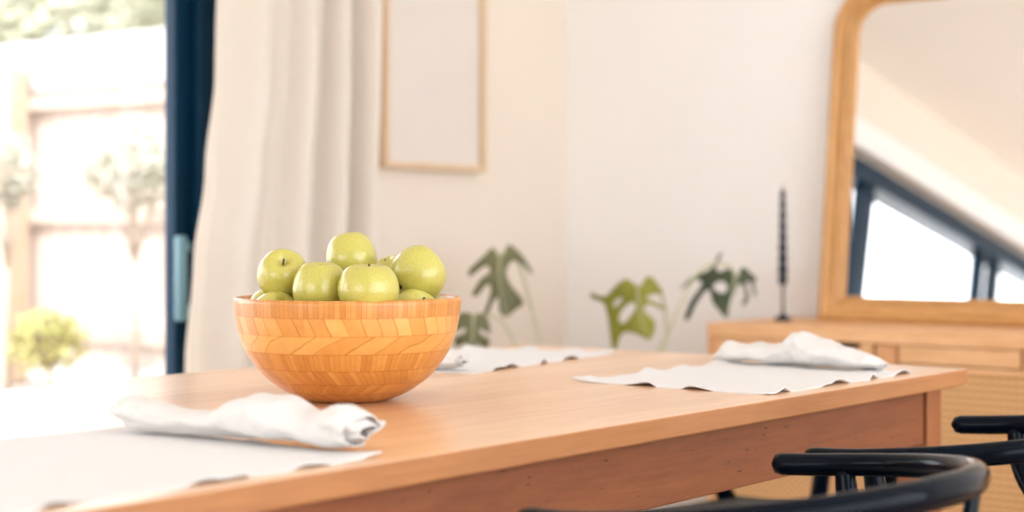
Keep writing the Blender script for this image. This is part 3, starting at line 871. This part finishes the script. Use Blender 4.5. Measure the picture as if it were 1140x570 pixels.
def shaped_leaf(outline_, holes, rib, depth, tilt, mat, org, sc_px, curl, stalk_mids):
    """a deeply split leaf: its own outline laid on a tilted plane at its real distance, then curled about the midrib"""
    P2 = lambda q: (org[0] + q[0] / sc_px, org[1] + q[1] / sc_px)
    r0, r1 = P2(rib[0]), P2(rib[-1])
    C0 = at((r0[0] + r1[0]) / 2, (r0[1] + r1[1]) / 2, depth)
    nrm = (-VW + tilt[0] * RT + Vector((0, 0, tilt[1]))).normalized()
    cam0 = Vector((0, 0, CAMZ))
    def onplane(q):
        x, y = P2(q); d_ = (at(x, y, 1.0) - cam0)
        return cam0 + d_ * ((C0 - cam0).dot(nrm) / d_.dot(nrm))
    A, B = onplane(rib[0]), onplane(rib[-1]); ax = (B - A).normalized(); sd = ax.cross(nrm).normalized()
    O = Vector((PX, PY, 0))
    bm = bmesh.new()
    def loop(pts, n):
        ps = [Vector((*p, 0)) for p in pts]; m_ = len(ps); out_ = []
        for k in range(m_):
            a, b, c, d_ = ps[k - 1], ps[k], ps[(k + 1) % m_], ps[(k + 2) % m_]
            for q in range(n):
                t = q / n
                out_.append(.5 * ((2 * b) + (c - a) * t + (2 * a - 5 * b + 4 * c - d_) * t * t + (3 * b - a - 3 * c + d_) * t ** 3))
        vs_ = [bm.verts.new(onplane((p.x, p.y))) for p in out_]
        return [bm.edges.new((vs_[k], vs_[(k + 1) % len(vs_)])) for k in range(len(vs_))]
    es = loop(outline_, 3)
    for h in holes: es += loop(h, 3)
    bmesh.ops.triangle_fill(bm, use_beauty=True, use_dissolve=False, edges=es)
    bmesh.ops.subdivide_edges(bm, edges=bm.edges[:], cuts=2, use_grid_fill=True)
    def disp(p):
        s_ = (p - A).dot(sd); l_ = (p - A).dot(ax)
        return p - nrm * (curl * s_ * s_ * 9 + .9 * (l_ - .08) ** 2) - nrm * .004 * math.sin(l_ * 90) * min(1, abs(s_) * 30)
    for v in bm.verts: v.co = disp(v.co) - O
    lf = link('leaf', bm, mat, ms, True)
    so = lf.modifiers.new('thick', 'SOLIDIFY'); so.thickness = .0012
    bm = bmesh.new()
    rp = [disp(onplane(p)) + nrm * .0015 - O for p in rib]
    rp = catmull(rp, 4); tube(bm, rp, [.0032 * (1 - .8 * k / (len(rp) - 1)) for k in range(len(rp))], 6)
    link('midrib', bm, M['stalk'], lf, True)
    base = Vector((PX, PY, .235)) + Vector((random.uniform(-.03, .03), random.uniform(-.03, .03), 0))
    pts = [base] + [at(*q) for q in stalk_mids] + [disp(A)]
    bm = bmesh.new(); tube(bm, catmull([p - O for p in pts], 8), .0042, 8); link('stalk', bm, M['stalk'], ms, True)
shaped_leaf([(225, 92), (200, 58), (160, 92), (108, 135), (106, 168), (150, 146), (178, 138), (186, 172), (152, 192), (118, 246), (136, 264), (172, 226), (192, 232), (184, 290), (160, 362),
             (178, 362), (204, 302), (224, 292), (232, 350), (262, 374), (310, 334), (347, 300), (300, 252), (266, 205), (260, 168), (276, 134), (302, 112), (350, 118), (398, 142), (406, 116), (342, 74), (280, 40), (262, 58), (246, 96)],
            [], [(232, 92), (228, 160), (232, 240), (250, 330), (262, 372)], 4.36, (.2, .35), M['leaf_olive'], (500, 260), 4.07, .9,
            [(607, 410, 4.40), (592, 345, 4.47), (574, 284, 4.43)])
shaped_leaf([(292, 200), (246, 172), (190, 203), (142, 238), (92, 222), (58, 198), (50, 214), (84, 242), (126, 268), (148, 330), (160, 420), (174, 502), (200, 482), (222, 440), (260, 434), (312, 450), (362, 472), (390, 424), (386, 378), (338, 332),
             (356, 300), (402, 312), (432, 322), (428, 304), (376, 284), (350, 264), (388, 244), (428, 238), (404, 196), (366, 158), (336, 180), (324, 214)],
            [[(210, 362), (230, 322), (280, 290), (296, 320), (258, 368), (228, 386)], [(182, 300), (190, 272), (222, 258), (226, 272), (200, 300)]],
            [(306, 208), (308, 280), (320, 360), (350, 455)], 4.25, (-.2, .35), M['leaf_lit'], (640, 270), 4.386, .5,
            [(724, 425, 4.36), (742, 375, 4.4), (734, 322, 4.38)])
shaped_leaf([(782, 138), (752, 122), (716, 130), (700, 104), (732, 30), (716, 36), (682, 98), (650, 110), (604, 108), (556, 152), (608, 136), (638, 152), (628, 192), (590, 242), (564, 322), (582, 330), (608, 272), (648, 218), (668, 224),
             (686, 300), (742, 368), (758, 300), (778, 250), (792, 216), (812, 196), (828, 214), (838, 254), (822, 296), (842, 290), (858, 250), (844, 202), (854, 174), (880, 192), (896, 238), (908, 216), (890, 176), (906, 150), (872, 140), (832, 114), (810, 126), (800, 160)],
            [[(680, 206), (698, 182), (730, 186), (746, 214), (732, 244), (702, 236)]],
            [(786, 148), (778, 200), (764, 270), (744, 358)], 4.36, (.1, .4), M['leaf_dark'], (640, 270), 4.386, .9,
            [(712, 430, 4.34), (742, 375, 4.33), (776, 305, 4.36), (806, 294, 4.38)])
monstera_leaf('d', (527, 351), (525, 402), (4.2, 4.15), .10, (.1, .3), M['leaf_olive'], 3, .4, False, stalk_from=[(600, 450, 4.35), (562, 362, 4.3)])

# ------------------------------------------------------------------ garden
# paving by the house, raised gravel bed along the fence
struct(bx('paving', M['paving'], None, -6, 12, YW + .14, 20, -.30, -.03))
BZ = .315
gb = struct(bx('gravel_bed', M['gravel'], None, 1.9, 5.0, 4.55, 12.0, -.03, BZ, bev=.01))
# fence running away from the house; measured from its outline in the photo
FX = 4.28
fe = empty('garden_fence', (FX, 7.0, BZ))
tag(fe, 'sunlit pale timber paling fence beyond the glass door', 'fence')
def fz(y, z): return z + (y - 5.3) * .0115 - BZ
def fbox(bm, x0, x1, y0, y1, za, zb):
    vs = [bm.verts.new((x - FX, y - 7.0, fz(y, z))) for x in (x0, x1) for y in (y0, y1) for z in (za, zb)]
    bmesh.ops.convex_hull(bm, input=vs)
bm = bmesh.new(); y = 4.3
while y < 11.5:
    fbox(bm, FX + .02, FX + .036 + random.uniform(0, .004), y, y + .135, BZ, 1.62 + random.uniform(-.003, .003)); y += .142
link('paling_panel', bm, M['fence'], fe)
bm = bmesh.new(); fbox(bm, FX - .025, FX + .045, 4.3, 11.5, 1.62, 1.845); link('top_board', bm, M['plinth'], fe)
for za, zb in ((1.535, 1.60), (1.03, 1.095), (.52, .575)):
    bm = bmesh.new(); fbox(bm, FX - .045, FX + .018, 4.3, 11.5, za, zb); link('rail', bm, M['fence_rail'], fe)
bm = bmesh.new(); fbox(bm, FX - .05, FX + .018, 4.3, 11.5, BZ, .42); link('plinth_board', bm, M['plinth'], fe)
for py_ in (6.20, 8.6, 11.0):
    bm = bmesh.new(); fbox(bm, FX - .14, FX - .046, py_, py_ + .10, BZ, 1.72); link('post', bm, M['post'], fe)

def foliage(bm, c, rx, ry, rz_, n, size, rnd):
    for _ in range(n):
        while True:
            p = Vector((rnd.uniform(-1, 1), rnd.uniform(-1, 1), rnd.uniform(-1, 1)))
            if .25 < p.length < 1: break
        p = p * (.75 + .25 * noise.noise(p * 2.3 + Vector(c)))
        P = Vector(c) + Vector((p.x * rx, p.y * ry, p.z * rz_))
        a = Vector((rnd.uniform(-1, 1), rnd.uniform(-1, 1), rnd.uniform(-1, 1))).normalized()
        b = a.orthogonal().normalized(); s = size * rnd.uniform(.6, 1.3)
        v = [bm.verts.new(P + q) for q in (-a * s, b * s * .45, a * s, -b * s * .45)]
        bm.faces.new(v)
def shrub(name, loc, rx, ry, rz_, cz_, n, size, mat, label, cat, trunk=.02, seed=1):
    rnd = random.Random(seed)
    t = empty(name, loc); tag(t, label, cat)
    bm = bmesh.new(); foliage(bm, (0, 0, cz_), rx, ry, rz_, n, size, rnd); link('foliage', bm, mat, t)
    bm = bmesh.new()
    tube(bm, [(0, 0, 0), (.01, .01, cz_ * .5), (0, 0, cz_)], [trunk, trunk * .8, trunk * .5], 8)
    for k in range(5):
        a = k * 1.3; tube(bm, [(0, 0, cz_ * .6), (rx * .5 * math.cos(a), ry * .5 * math.sin(a), cz_ + rz_ * .3)], [trunk * .5, trunk * .2], 6)
    link('stem', bm, M['bark'], t, True)
p1 = at(150, 262, 6.2)
shrub('standard_shrub', (p1.x, p1.y, BZ), .32, .32, .24, (CAMZ + (262 - 183) / F * 6.2) - BZ, 1300, .024, M['shrub_grey'],
      'round-headed grey-green shrub in front of the fence, nearest the door frame', 'shrub', .015, 4)
p2 = at(8, 262, 6.0)
shrub('standard_shrub', (p2.x, p2.y, BZ), .17, .17, .19, (CAMZ + (262 - 190) / F * 6.0) - BZ, 600, .022, M['shrub_grey'],
      'grey-green shrub cut off by the left picture edge, before the fence post', 'shrub', .015, 8)
p3 = at(55, 262, 5.9)
shrub('low_bush', (p3.x, p3.y, BZ), .20, .20, .15, (CAMZ - (378 - 262) / F * 5.9) - BZ, 700, .022, M['shrub_gold'],
      'low golden-leaved bush growing in the gravel at the foot of the fence', 'bush', .012, 12)
for k, (tx, ty, h_, r_, lab) in enumerate(((7.6, 10.5, 2.6, 1.5, 'pale green tree above the fence at the top left corner'),
                                     (7.3, 8.0, 2.75, 1.35, 'light green tree rising above the fence next to the door frame'))):
    shrub('garden_tree', (tx, ty, -.03), r_ * .9, r_ * 1.1, .95, h_, 5000, .07, M['tree_green'], lab, 'tree', .09, 20 + k)

# ------------------------------------------------------------------ light
w = bpy.data.worlds.new('sky'); sc.world = w; w.use_nodes = True
bg = w.node_tree.nodes['Background']
bg.inputs['Color'].default_value = (.955, .985, 1.05, 1); bg.inputs['Strength'].default_value = 3.9
def sun(name, direction, strength, color, ang):
    l = bpy.data.lights.new(name, 'SUN'); l.energy = strength; l.color = color; l.angle = R(ang)
    o = bpy.data.objects.new(name, l); col.objects.link(o)
    o.rotation_euler = Vector(direction).to_track_quat('-Z', 'Y').to_euler()
sun('sun', (.75, .25, -.75), 3.0, (1, .93, .84), 1)
def portal(loc, rot, sx_, sy_):
    l = bpy.data.lights.new('portal', 'AREA'); l.shape = 'RECTANGLE'; l.size = sx_; l.size_y = sy_
    l.cycles.is_portal = True
    o = bpy.data.objects.new('portal', l); col.objects.link(o); o.location = loc; o.rotation_euler = rot
portal(((DX0 + DX1) / 2, YW + .18, .9), (R(-90), 0, 0), DX1 - DX0, 1.8)
portal((XB - .15, (WY0 + WY1) / 2, (WZ0 + WZ1) / 2), (0, R(-90), 0), WZ1 - WZ0, WY1 - WY0)
portal(((VX0 + VX1) / 2, YB - .15, (VZ0 + VZ1) / 2), (R(90), 0, 0), VX1 - VX0, VZ1 - VZ0)

# ------------------------------------------------------------------ camera
cam = bpy.data.cameras.new('camera'); co = bpy.data.objects.new('camera', cam); col.objects.link(co)
co.location = (0, 0, CAMZ)
co.rotation_euler = (R(90), 0, TH - R(90))
cam.sensor_width = 36; cam.lens = F / 1140 * 36
cam.shift_y = -(285 - HZ) / 1140
cam.dof.use_dof = True; cam.dof.focus_distance = 2.18; cam.dof.aperture_fstop = 2.45
cam.clip_start = .05
sc.camera = co

sc.view_settings.view_transform = 'Standard'; sc.view_settings.look = 'None'
sc.view_settings.gamma = 1; sc.view_settings.use_curve_mapping = False
sc.view_settings.exposure = 0.60
sc.cycles.use_denoising = True
sc.cycles.max_bounces = 10; sc.cycles.diffuse_bounces = 6; sc.cycles.transparent_max_bounces = 12
sc.cycles.sample_clamp_indirect = 8
